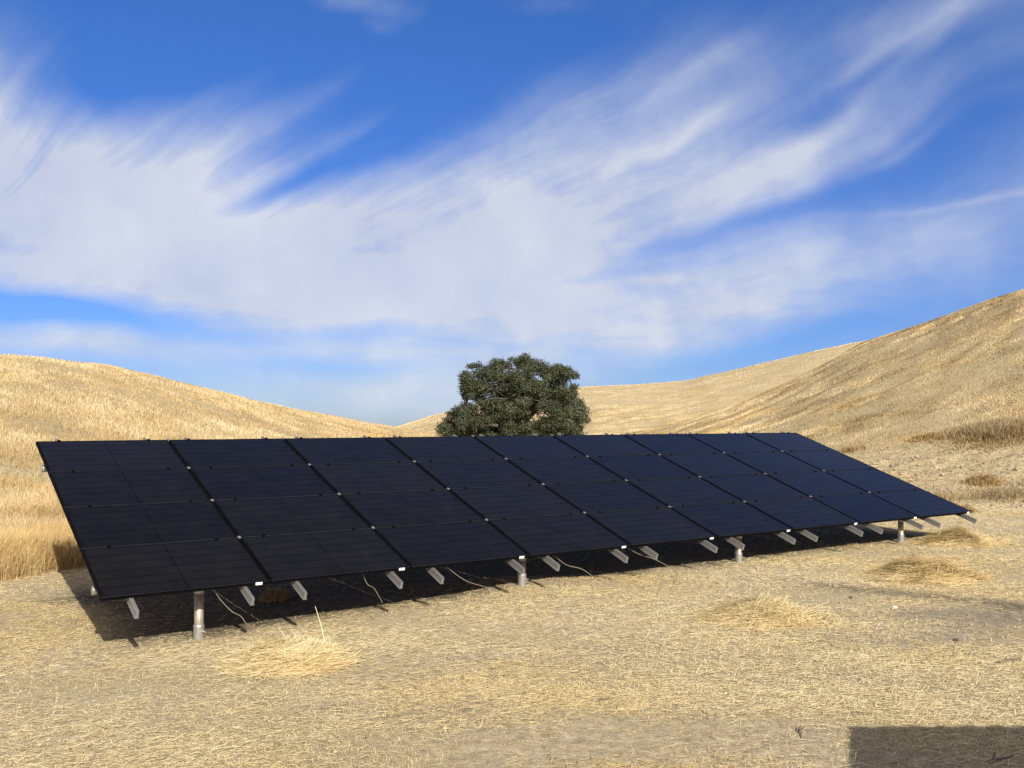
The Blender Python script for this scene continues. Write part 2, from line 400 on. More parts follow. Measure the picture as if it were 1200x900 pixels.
def _gp(px, py):
    d = ray(px, py); t = CZ / -d[2]; return d[0] * t, d[1] * t
TRACK = [_gp(*p) for p in ((880, 690), (940, 695), (1010, 702), (1080, 709), (1150, 718), (1230, 728), (1400, 750))]
SOIL = [(_gp(1150, 735), 1.6, .8, .7), (_gp(960, 800), .9, .35, .45), (_gp(900, 780), .8, .3, .4), (_gp(480, 835), .8, .35, .5), (_gp(560, 775), .8, .3, .35), (_gp(700, 780), .9, .5, .4), (_gp(1050, 760), 1.3, .5, .5), (_gp(420, 800), .9, .4, .45), (_gp(640, 696), 1.2, .25, .4)]
def shade_and_track(x, y):      # track soil, plus shade painted into the ground under the panels
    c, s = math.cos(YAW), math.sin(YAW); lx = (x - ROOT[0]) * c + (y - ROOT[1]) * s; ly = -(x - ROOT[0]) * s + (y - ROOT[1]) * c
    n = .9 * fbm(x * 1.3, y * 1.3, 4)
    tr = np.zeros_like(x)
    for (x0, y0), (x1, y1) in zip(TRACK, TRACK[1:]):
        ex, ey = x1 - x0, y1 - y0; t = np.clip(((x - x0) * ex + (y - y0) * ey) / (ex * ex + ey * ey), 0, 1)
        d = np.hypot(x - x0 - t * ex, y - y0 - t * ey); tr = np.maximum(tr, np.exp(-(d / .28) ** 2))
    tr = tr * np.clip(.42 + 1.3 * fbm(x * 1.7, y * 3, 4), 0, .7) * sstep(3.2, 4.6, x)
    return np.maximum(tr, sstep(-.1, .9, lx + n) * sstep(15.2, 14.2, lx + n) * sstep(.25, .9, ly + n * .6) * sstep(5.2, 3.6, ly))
def soil(x, y):
    s = np.zeros_like(x)
    for (cx, cy), rx, ry, w in SOIL: s = np.maximum(s, w * np.exp(-((x - cx) / rx) ** 2 - ((y - cy) / ry) ** 2))
    s = s * np.clip(1 + 2.5 * fbm(x * 1.1, y * 2.2, 4), 0, 1.6)
    for (x0, y0), (x1, y1) in zip(TRACK, TRACK[1:]):
        ex, ey = x1 - x0, y1 - y0; t = np.clip(((x - x0) * ex + (y - y0) * ey) / (ex * ex + ey * ey), 0, 1)
        d = np.hypot(x - x0 - t * ex, y - y0 - t * ey); s = np.maximum(s, np.exp(-(d / .34) ** 2) * np.clip(.85 + 2 * fbm(x * 1.5 + 3, y * 3, 3), 0, 1))
    return np.clip(s, 0, 1)
def build_terrain():
    fine = np.radians(np.arange(-31, 31.01, .11)); lo = np.radians(np.arange(-180, -31, 1.0)); hi = np.radians(np.arange(31.5, 180, 1.0))
    az = np.concatenate([lo, fine, hi]); r = np.concatenate([np.geomspace(.6, 5, 25)[:-1], np.geomspace(5, 26, 230)[:-1], np.geomspace(26, 200, 300)[:-1], np.geomspace(200, 4500, 40)])
    A, Rr = np.meshgrid(az, r, indexing='ij'); X = np.sin(A) * Rr; Y = np.cos(A) * Rr
    Z = H(X, Y); na, nr = A.shape
    idx = np.arange(na * nr).reshape(na, nr); nx = np.roll(idx, -1, 0)
    F = np.stack([idx[:, :-1], idx[:, 1:], nx[:, 1:], nx[:, :-1]], -1).reshape(-1, 4)[:, ::-1]
    V = np.stack([X, Y, Z], -1).reshape(-1, 3)
    c = len(V); V = np.vstack([V, [[0, 0, Hs(0, .01)]]])
    hf = np.r_[hillfac(X, Y).ravel(), 0]
    so_ = np.r_[soil(X, Y).ravel(), 0]
    o = mesh_np('ground', V, F, M_ground, 4, {'hill': hf, 'soil': so_, 'shade_and_track': np.r_[shade_and_track(X, Y).ravel(), 0]}, smooth=True)
    bm = bmesh.new(); bm.from_mesh(o.data); bm.verts.ensure_lookup_table()
    ring = [bm.verts[int(i)] for i in idx[:, 0]]; cv = bm.verts[c]
    for i in range(na): bm.faces.new((cv, ring[(i + 1) % na], ring[i])).smooth = True
    bm.to_mesh(o.data); bm.free()
    tag(o, kind='structure')
build_terrain()

# ------------------------------------------------------------------ solar array
ct, st = math.cos(TILT), math.sin(TILT)
def surf(u, s, off=0.0):           # local point: u along the row, s up the slope, off above the glass
    return Vector((u, s * ct - off * st, EDGE_Z + s * st + off * ct))
def loc2w(p):
    c, s = math.cos(YAW), math.sin(YAW); return (ROOT[0] + p[0] * c - p[1] * s, ROOT[1] + p[0] * s + p[1] * c)
arr = bpy.data.objects.new('solar_array', None); COL.objects.link(arr); arr.location = ROOT; arr.rotation_euler = (0, 0, YAW)
tag(arr, 'long tilted ground mounted array of four rows of black solar panels on steel posts', 'solar array')

def make_panel():
    bm = bmesh.new(); hw, hh = PW / 2 - .009, PH / 2 - .0025
    box(bm, -hw + .026, hw - .026, -hh + .012, hh - .012, -.008, -.002)
    p = obj_bm('solar_panel', bm, M_panel, arr)
    bm = bmesh.new(); 
    box(bm, -hw, hw, -hh, -hh + .0118, -.036, 0); box(bm, -hw, hw, hh - .0118, hh, -.036, 0)
    box(bm, -hw, -hw + .0258, -hh + .012, hh - .012, -.036, 0); box(bm, hw - .0258, hw, -hh + .012, hh - .012, -.036, 0)
    fr = obj_bm('panel_frame', bm, [M_frame, M_edge], p)
    for f in fr.data.polygons:
        if f.normal.z > .9 and abs(f.center.y) > hh - .02: f.material_index = 1
    return p
RAILU = (.17, .845)
def make_clip():      # small bolted mid clamp
    bm = bmesh.new(); box(bm, -.02, .02, -.018, .018, .001, .006); tube(bm, [(0, 0, .0055), (0, 0, .014)], .008, 8)
    return bm
proto = make_panel()
mc = make_clip(); clipme = bpy.data.meshes.new('clamp'); mc.to_mesh(clipme); mc.free(); clipme.materials.append(M_frame)
bmj = bmesh.new(); box(bmj, -.016, .016, -.02, .02, -.004, .010); jme = bpy.data.meshes.new('splice_clip'); bmj.to_mesh(jme); bmj.free(); jme.materials.append(M_steel)
bme = bmesh.new(); box(bme, -.035, .035, -.004, .004, -.030, -.004); eme = bpy.data.meshes.new('name_plate'); bme.to_mesh(eme); bme.free(); eme.materials.append(M_white)
panels = []
for j in range(9):
    for i in range(4):
        if i == 0 and j == 0: p = proto
        else:
            p = proto.copy(); COL.objects.link(p); p.parent = arr
            for ch in proto.children:
                if ch.name.startswith('panel_frame'):
                    c = ch.copy(); COL.objects.link(c); c.parent = p
        p.location = surf((j + .5) * PW, (i + .5) * PH + random.uniform(-.001, .001), random.uniform(-.002, .002))
        p.rotation_euler = (TILT + R_(random.uniform(-.12, .12)), R_(random.uniform(-.1, .1)), 0)
        panels.append((i, j, p))
for i, j, p in panels:
    for ru in RAILU:
        c = bpy.data.objects.new('clamp', clipme); COL.objects.link(c); c.parent = p; c.location = ((ru - .5) * PW, PH / 2, 0)
    if j < 8:
        c = bpy.data.objects.new('splice_clip', jme); COL.objects.link(c); c.parent = p; c.location = (PW / 2, PH / 2, 0)
    if i == 0:
        c = bpy.data.objects.new('name_plate', eme); COL.objects.link(c); c.parent = p; c.location = ((.925 - .5) * PW, -PH / 2 - .001, 0)

# rails: aluminium channel, closed top, lips at the foot
RH, RW = .080, .030
def rail_bm(s0, s1):
    bm = bmesh.new(); a, h, w = RW, RH, .0045
    pts = [(-a / 2, 0), (-.007, 0), (-.007, -.014), (.007, -.014), (.007, 0), (a / 2, 0), (a / 2, -h * .42), (a / 2 - .007, -h * .5), (a / 2, -h * .58),
           (a / 2, -h + .004), (a / 2 + .006, -h + .004), (a / 2 + .006, -h), (-a / 2 - .006, -h), (-a / 2 - .006, -h + .004), (-a / 2, -h + .004), (-a / 2, -h * .58), (-a / 2 + .007, -h * .5), (-a / 2, -h * .42)]
    prism(bm, pts, s0, s1, lambda p, s: Vector((p[0], s * ct - (p[1] - .037) * st, s * st + (p[1] - .037) * ct)))
    return bm
r0 = obj_bm('rail', rail_bm(-.25, 4 * PH + .20), M_alu, arr)
first = True
for j in range(9):
    for ru in RAILU:
        o = r0 if first else r0.copy()
        if not first: COL.objects.link(o); o.parent = arr
        first = False
        o.location = ((j + ru) * PW + random.uniform(-.012, .012), 0, EDGE_Z + random.uniform(-.001, .001)); 
        o.location.y += random.uniform(-.012, .012) * 1
# cross pipes
PIPE_S = (.44, 3.65); PR = .042
poff = -.037 - RH - PR
for s in PIPE_S:
    bm = bmesh.new(); a = surf(.04, s, poff); b = surf(9 * PW + .04, s, poff)
    tube(bm, [a, b], PR, 20)
    pip = obj_bm('cross_pipe', bm, M_galv, arr, False)
    for f in pip.data.polygons: f.use_smooth = len(f.vertices) == 4
    bm = bmesh.new(); tube(bm, [a + Vector((-.022, 0, 0)), a + Vector((.02, 0, 0))], PR + .005, 18); obj_bm('end_cap', bm, M_steel, pip)
    # posts
    for k, pu in enumerate((1.07, 5.22, 9.30, 13.52)):
        top = surf(pu, s, poff); wx, wy = loc2w((top.x, top.y)); gz = Hs(wx, wy)
        e = bpy.data.objects.new('post', None)
        bm = bmesh.new(); tube(bm, [(0, 0, gz - .25), (0, 0, top.z - PR - .005)], .048, 24)
        po = obj_bm('post', bm, M_galv, arr); bpy.data.objects.remove(e)
        for f in po.data.polygons: f.use_smooth = len(f.vertices) == 4
        po.location = (top.x, top.y, 0)
        bm = bmesh.new(); tube(bm, [(0, 0, gz - .05), (0, 0, gz + .135)], .056, 24); tube(bm, [(0, 0, gz + .135), (0, 0, gz + .15)], [.060, .052], 24)
        tube(bm, [(.03, -.05, gz + .08), (.04, -.082, gz + .08)], .011, 8)
        obj_bm('collar', bm, M_steel, po)
        bm = bmesh.new(); tube(bm, [(0, 0, top.z - .13), (0, 0, top.z - .02)], .055, 20); tube(bm, [(-.08, 0, top.z), (.08, 0, top.z)], PR + .009, 20)
        obj_bm('pipe_tee', bm, M_steel, po)
# hanging cords under the lower edge (3-D curves from the rails to the ground)
def cord(pix, name='cable'):
    w = []
    n = len(pix)
    c, s = math.cos(YAW), math.sin(YAW)
    for i, (px, py) in enumerate(pix):
        d = ray(px, py); t = i / (n - 1)
        # vertical sheet through the lower edge, drifting 0.1 m in front of it
        off = .12 - .45 * t * t
        nx, ny = -s, c                      # upslope horizontal direction
        k = ((ROOT[0]) * nx + ROOT[1] * ny + off) / (d[0] * nx + d[1] * ny)
        q = d * k + np.array([0, 0, CZ])
        g = Hs(q[0], q[1]) + .008
        if q[2] < g: 
            k = (CZ - g) / -d[2]; q = d * k + np.array([0, 0, CZ]); q[2] = Hs(q[0], q[1]) + .01
        lx = (q[0] - ROOT[0]) * c + (q[1] - ROOT[1]) * s; ly = -(q[0] - ROOT[0]) * s + (q[1] - ROOT[1]) * c
        w.append(Vector((lx, ly, q[2])))
    cu = []
    for i in range(n - 1):
        p0, p1, p2, p3 = w[max(i - 1, 0)], w[i], w[i + 1], w[min(i + 2, n - 1)]
        for q in range(5):
            t = q / 5; cu.append(.5 * ((2 * p1) + (p2 - p0) * t + (2 * p0 - 5 * p1 + 4 * p2 - p3) * t * t + (3 * p1 - p0 - 3 * p2 + p3) * t ** 3))
    cu.append(w[-1])
    bm = bmesh.new(); tube(bm, cu, .0042, 6); o = obj_bm(name, bm, M_wire, arr, True)
for c_ in ([(249, 688), (257, 701), (271, 716), (282, 722), (289, 731), (298, 734)], [(424, 668), (430, 684), (438, 689), (444, 699), (448, 706)],
           [(519, 660), (533, 672), (547, 681), (562, 686), (582, 691)], [(648, 650), (664, 662), (682, 667), (697, 677), (704, 680)],
           [(732, 640), (750, 650), (766, 655), (785, 665), (793, 672), (790, 685)]):
    cord(c_)

# ------------------------------------------------------------------ grass, straw
def blades(x, y, z0, h, lean, w, head, tint, tip=None):
    """one upright blade each: two stacked quads narrowing to a tip (5 verts, 3 tris)"""
    n = len(x); la = head
    dx = np.cos(la) * lean * h; dy = np.sin(la) * lean * h
    wa = RNG.uniform(0, math.pi, n); wx = np.cos(wa) * w * .5; wy = np.sin(wa) * w * .5
    V = np.empty((n, 5, 3)); 
    V[:, 0] = np.stack([x - wx, y - wy, z0 - .02], 1); V[:, 1] = np.stack([x + wx, y + wy, z0 - .02], 1)
    mx, my, mz = x + dx * .35, y + dy * .35, z0 + h * .55
    V[:, 2] = np.stack([mx - wx * .8, my - wy * .8, mz], 1); V[:, 3] = np.stack([mx + wx * .8, my + wy * .8, mz], 1)
    V[:, 4] = np.stack([x + dx, y + dy, z0 + h * np.sqrt(np.maximum(1 - lean ** 2 * .6, .1))], 1)
    b = (np.arange(n) * 5)[:, None]
    F = np.stack([b + [0, 1, 3], b + [0, 3, 2], b + [2, 3, 4]], 1).reshape(-1, 3)
    return V.reshape(-1, 3), F, np.repeat(tint, 5)
def flats(x, y, z, L, az, pitch, w, tint):
    """one lying straw each: a bent thin ribbon of two quads"""
    n = len(x); dx, dy = np.cos(az), np.sin(az); b1 = RNG.normal(0, .05, n)
    px, py = -dy, dx; V = np.empty((n, 6, 3))
    for k, t in enumerate((-.5, 0, .5)):
        cx = x + dx * L * t + px * b1 * L * (1 - 4 * t * t) * .5; cy = y + dy * L * t + py * b1 * L * (1 - 4 * t * t) * .5
        cz = z + np.sin(pitch) * L * (t + .5)
        V[:, 2 * k] = np.stack([cx - px * w / 2, cy - py * w / 2, cz], 1); V[:, 2 * k + 1] = np.stack([cx + px * w / 2, cy + py * w / 2, cz + w * .3], 1)
    b = (np.arange(n) * 6)[:, None]
    F = np.stack([b + [0, 1, 3, 2], b + [2, 3, 5, 4]], 1).reshape(-1, 4)
    return V.reshape(-1, 3), F, np.repeat(tint, 6)
def polar(n, a0, a1, r0, r1, p=0.0):
    az = np.radians(RNG.uniform(a0, a1, n)); u = RNG.random(n)
    r = r0 * (r1 / r0) ** u
    return np.sin(az) * r, np.cos(az) * r, r
# straw litter on the mown pad
x, y, r = polar(500000, -36, 36, 4.0, 30)
patch = fbm(x * .5, y * 1.0, 4); keep = (hillfac(x, y) < .75) & (RNG.random(len(x)) < np.clip(.62 + 2.6 * patch, .12, 1) * (1 - .9 * soil(x, y)) * (1 - .9 * shade_and_track(x, y)))
x, y, r, patch = x[keep], y[keep], r[keep], patch[keep]
n = len(x)
L = np.clip(RNG.lognormal(-3.0, .55, n), .018, .32); w = np.maximum(RNG.uniform(.0013, .003, n), r * .00031)
tint = np.clip(RNG.normal(.58, .30, n) + patch * .5, 0, 1)
V, F, T = flats(x, y, H(x, y) + RNG.uniform(.001, .02, n), L, RNG.normal(.1, .75, n) + (RNG.random(n) < .35) * RNG.uniform(0, math.pi, n), RNG.normal(0, .12, n), w, tint)
tag(mesh_np('straw_litter', V, F, M_straw, 4, {'tint': T}), 'scattered pale dry straw lying over the mown ground', 'straw', kind='stuff')

# short stubble on the pad
x, y, r = polar(90000, -34, 34, 4.5, 28); keep = (hillfac(x, y) < .6) & (fbm(x * .7 + 9, y * .7, 3) > -.08) & (shade_and_track(x, y) < .4) & (soil(x, y) < .5)
x, y, r = x[keep], y[keep], r[keep]; n = len(x)
V, F, T = blades(x, y, H(x, y), RNG.uniform(.01, .045, n), RNG.uniform(.3, .97, n), np.maximum(.003, r * .0004), RNG.uniform(0, 6.28, n), np.clip(RNG.normal(.5, .22, n), 0, 1))
tag(mesh_np('stubble', V, F, M_straw, 3, {'tint': T}), 'short stubble of cut dry grass on the flat pad', 'stubble', kind='stuff')

# standing dry grass of the slopes
def slope_grass():
    Vs, Fs, Ts = [], [], []; base = 0
    for (n0, a0, a1, ra, rb) in ((420000, -35, -4, 9, 85), (430000, 4, 35, 20, 120), (80000, -12, 20, 18, 60), (130000, -10, 26, 85, 185), (70000, -30, -20, 11, 24)):
        x, y, r = polar(n0, a0, a1, ra, rb); hf = hillfac(x, y); m = hf > .35; x, y, r, hf = x[m], y[m], r[m], hf[m]
        az = np.degrees(np.arctan2(x, y)); d0 = r - np.interp(np.radians(az), AZ, R0T)
        left = sstep(2, -14, az)
        # stand height: tall at the left foot, short and patchy on the right bank and the tops
        tall = .09 + .40 * left * np.exp(-np.maximum(d0, 0) / 6.5) + .04 * left + .10 * np.exp(-((d0 - 1) / 1.5) ** 2)
        pn = fbm(x * .35, y * .35, 4)
        u = x * .78 + y * .63; v = -x * .63 + y * .78
        sn = fbm(u * .07, v * .42, 4)                       # bands along the slope
        tall = tall * (1 + 1.3 * pn) * (.55 + .45 * hf)
        bank = (1 - left) * np.exp(-((d0 - 7.5) / 4.5) ** 2)  # rough eroded bank, little grows
        kp = (RNG.random(len(x)) < np.clip(.8 + 2.0 * pn - .75 * bank, .1, 1)); 
        x, y, r, tall, pn, sn, left, bank, u, v = [q[kp] for q in (x, y, r, tall, pn, sn, left, bank, u, v)]
        n = len(x); h = np.maximum(tall, .05) * RNG.uniform(.55, 1.15, n) * (1 - .45 * bank)
        h = h * np.where(RNG.random(n) < .02, 1.35, 1)
        tint = np.clip(RNG.normal(.58, .13, n) + .55 * pn - .20 * sstep(12, 20, np.degrees(np.arctan2(x, y))) * (r < 92) + (1 - left) * (.7 * sn + 1.5 * fbm(u * .45, v * 1.1, 4) - .04) + left * .65 * fbm(x * .9, y * .9, 4) - .3 * bank * (fbm(u * .3, v * 2.2, 2) > .02) + .25 * sstep(100, 125, r), 0, 1)
        V, F, T = blades(x, y, H(x, y), h, np.minimum(np.abs(RNG.normal(.45, .5, n)), .98), np.maximum(.0035, r * .00042), RNG.uniform(-3.14, 3.14, n), tint)
        Vs.append(V); Fs.append(F + base); Ts.append(T); base += len(V)
    o = mesh_np('dry_grass', np.vstack(Vs), np.vstack(Fs), M_grass, 3, {'tint': np.concatenate(Ts)})
    tag(o, 'standing golden dry grass covering the slopes around the pad', 'grass', kind='stuff')
slope_grass()

# clods and pebbles
OCT = np.array([[1, 0, 0], [-1, 0, 0], [0, 1, 0], [0, -1, 0], [0, 0, 1], [0, 0, -1]], float)
OF = np.array([[0, 2, 4], [2, 1, 4], [1, 3, 4], [3, 0, 4], [2, 0, 5], [1, 2, 5], [3, 1, 5], [0, 3, 5]])
def rubble(name, x, y, s, mat, label, tint=None):
    n = len(x); z = H(x, y); V = OCT[None] * (s[:, None, None] * RNG.uniform(.6, 1.3, (n, 6, 1))) * np.array([1, 1, .7])
    V = V + np.stack([x, y, z + s * .2], 1)[:, None]; F = OF[None] + (np.arange(n) * 6)[:, None, None]
    o = mesh_np(name, V.reshape(-1, 3), F.reshape(-1, 3), mat, 3); tag(o, label, 'gravel', kind='stuff')
M_clod = simple('soil_clod', (.27, .215, .145), .95, 0, .3, 3)
x, y, r = polar(9000, -33, 33, 4.5, 26); m = hillfac(x, y) < .5; x, y, r = x[m], y[m], r[m]
x = np.r_[x, RNG.normal(.3, .75, 2200)]; y = np.r_[y, RNG.normal(12.75, .35, 2200)]
x2, y2, r2 = polar(16000, 7, 34, 27, 40); x = np.r_[x, x2]; y = np.r_[y, y2]
s = np.clip(RNG.lognormal(-5.0, .45, len(x)), .003, .03); s[-len(x2):] *= 3.6
rubble('clods', x, y, s, M_clod, 'small crumbs of pale dry soil scattered over the pad and bank')

# ------------------------------------------------------------------ straw piles (each a thing)
def ground_at(px, py):
    d = ray(px, py); t = CZ / -d[2]
    for _ in range(12): t = (CZ - Hs(d[0] * t, d[1] * t)) / -d[2]
    return d[0] * t, d[1] * t
def pile(px, py, rx, ry, h, n, label, dark=0.0, lw=.004, ring=False, bias=0.0):
    cx, cy = ground_at(px, py)
    a = RNG.uniform(0, 6.283, n); q = np.sqrt(RNG.random(n)) * RNG.uniform(.4, 1.25, n)
    X = np.cos(a) * q * rx; Y = np.sin(a) * q * ry
    top = h * np.exp(-1.6 * q * q) * (1 + 1.6 * fbm(X * 2.2 + px, Y * 2.2, 3))
    Z = top * RNG.random(n) ** .6
    hd = a + math.pi / 2 + RNG.normal(0, .95, n)
    L = np.clip(RNG.lognormal(-1.7, .35, n), .08, .5) * min(1, rx / .45)
    V, F, T = flats(X, Y, H(X + cx, Y + cy) + Z, L, hd, RNG.normal(0, .26, n) * np.exp(-q), np.full(n, lw) * RNG.uniform(.7, 1.4, n),
                    np.clip(RNG.normal(.5 + bias, .18, n) - dark * 1.6 * (fbm(X * 2.2 / rx + px, Y * 2.2 / ry, 3) > .06), 0, 1))  # dark patches put the shade of hollows into the straw tint
    z0 = Hs(cx, cy); V[:, 2] -= z0
    o = mesh_np('straw_pile', V, F, M_straw, 4, {'tint': T}); o.location = (cx, cy, z0)
    # thatch body under the loose stalks
    bm = bmesh.new(); g = 26
    vs = {}
    for i in range(g + 1):
        for j in range(g + 1):
            u, v = (i / g * 2 - 1) * 1.15, (j / g * 2 - 1) * 1.15; xx, yy = u * rx, v * ry
            qq = u * u + v * v; hh = .62 * h * math.exp(-1.6 * qq) * (1 + 1.6 * float(fbm(np.array([xx * 2.2 + px]), np.array([yy * 2.2]), 3)[0]))
            vs[i, j] = bm.verts.new((xx, yy, float(Hs(xx + cx, yy + cy)) - z0 + hh - .03 * qq - .01 + random.uniform(-.01, .01)))
    for i in range(g):
        for j in range(g): bm.faces.new((vs[i, j], vs[i + 1, j], vs[i + 1, j + 1], vs[i, j + 1]))
    b = obj_bm('packed_core', bm, M_core, o); 
    tag(o, label, 'straw pile', 'raked piles of cut straw')
    return o
M_core = simple('packed_straw', (.46, .37, .20), .95, 0, .45, 22, .8)
p1 = pile(337, 776, .58, .50, .23, 10000, 'long low straw pile in the left foreground with a stalk sticking up', .0, .0032, bias=.26)
def stalks():
    bm = bmesh.new()
    for (x, y, z, dx, dy, dz) in ((.30, .32, .03, -.12, .05, .42), (.05, .1, .1, .16, -.04, .12), (-.2, -.05, .08, .24, -.1, .08), (.25, -.2, .03, .3, .05, .06)):
        a = Vector((x, y, z)); d = Vector((dx, dy, dz)); tube(bm, [a, a + d * .5 + Vector((.01, 0, .01)), a + d], [.0035, .003, .002], 6)
    obj_bm('stalk', bm, M_stalk, p1)
M_stalk = simple('pale_stalk', (.70, .58, .34), .7, 0, .1, 8)
stalks()
pile(890, 724, .72, .5, .17, 9000, 'flat yellow straw pile on the pad nearest below the middle of the array', .12, .004, bias=.22)
pile(1082, 676, .8, .62, .20, 8000, 'shaggy straw pile with hollow shade tinted in, between two others on the right', .22, .0044, bias=.2)
pile(1128, 636, .85, .6, .18, 6500, 'farthest straw pile, dark in its middle, beyond the last post', .25, .0048, bias=.18)

# ------------------------------------------------------------------ brush clump on the right bank
def brush(px, py, r, rx, h, n, label, name='dry_shrub', group=None):
    az = ang(px, py)[0]; 
    # walk out along the bearing until the pixel ray meets the ground
    d = ray(px, py); t = 10.0
    while t < 200 and CZ + d[2] * t > Hs(d[0] * t, d[1] * t): t += .25
    cx, cy = d[0] * t, d[1] * t
    X = RNG.normal(0, rx * .45, n); Y = RNG.normal(0, rx * .45, n); m_ = np.hypot(X, Y) > rx * .9; X[m_] *= .35; Y[m_] *= .35; q = np.hypot(X, Y) / rx
    hh = h * np.clip(1.15 - q, .15, 1) * RNG.uniform(.5, 1.1, n) * (1 + 1.2 * fbm(X * 1.5 + px, Y * 1.5, 3))
    V, F, T = blades(X, Y, H(X + cx, Y + cy), np.maximum(hh, .05), np.abs(RNG.normal(.4, .3, n)), np.full(n, max(.006, t * .0006)), np.arctan2(Y, X) + RNG.normal(0, .8, n), np.clip(RNG.normal(.45 - .2 * (rx > 2), .2, n), 0, 1))
    z0 = Hs(cx, cy); V[:, 2] -= z0
    o = mesh_np(name, V, F, M_brush, 3, {'tint': T}); o.location = (cx, cy, z0); tag(o, label, 'shrub', group)
brush(1172, 510, 0, 2.8, .42, 6500, 'largest brown dry shrub on the slope at the right edge')
brush(1085, 514, 0, .9, .28, 1300, 'low wide brown shrub just left of the largest one', )
brush(1000, 528, 0, .7, .25, 700, 'faint brown shrub on the bank behind the right end of the array')
brush(322, 706, 0, .24, .22, 900, 'dark weed tuft in the shade under the lower edge near the left post', 'weed_tuft')
brush(1125, 600, 0, .5, .22, 900, 'small greyish weed tuft on the pad edge right of the array', 'weed_tuft')
brush(1150, 568, 0, .7, .3, 1600, 'pale weed clump at the foot of the right slope', 'weed_tuft')

# ------------------------------------------------------------------ stones, twigs
def stone(px, py, s, mat, label, name='stone'):
    cx, cy = ground_at(px, py); bm = bmesh.new(); bmesh.ops.create_icosphere(bm, subdivisions=2, radius=s)
    for v in bm.verts: v.co *= 1 + random.uniform(-.22, .22); v.co.z *= .6
    o = obj_bm(name, bm, mat); o.location = (cx, cy, Hs(cx, cy) + s * .3); tag(o, label, 'stone')
stone(1048, 713, .035, M_white if False else M_stone, 'small whitish stone on the grey track below the right straw piles')
stone(1121, 751, .030, M_darkstone, 'small dark brown clod alone on the pad at the right')
stone(997, 701, .025, M_darkstone, 'tiny dark clod at the start of the grey track')
def twig(px, py, L, yaw, label):
    cx, cy = ground_at(px, py); bm = bmesh.new()
    pts = [Vector((math.cos(yaw) * L * t + random.uniform(-.012, .012), math.sin(yaw) * L * t + random.uniform(-.012, .012), .012 + .02 * math.sin(t * 3) )) for t in np.linspace(-.5, .5, 7)]
    tube(bm, pts, [.004, .006, .007, .007, .006, .005, .003], 6); 
    m = pts[3]; tube(bm, [m, m + Vector((L * .15, L * .18, .03)), m + Vector((L * .2, L * .32, .02))], [.005, .004, .002], 6)
    o = obj_bm('twig', bm, M_bark); o.location = (cx, cy, Hs(cx, cy)); tag(o, label, 'twig')
twig(1178, 776, .28, .1, 'dark forked twig near the right edge above the square shadow')
twig(702, 824, .16, .2, 'short dark twig lying on the straw in the bottom middle')
twig(937, 860, .22, 1.3, 'thin upright looking twig just left of the square shadow')
twig(1165, 893, .3, .2, 'dark twig inside the square shadow at the bottom right')

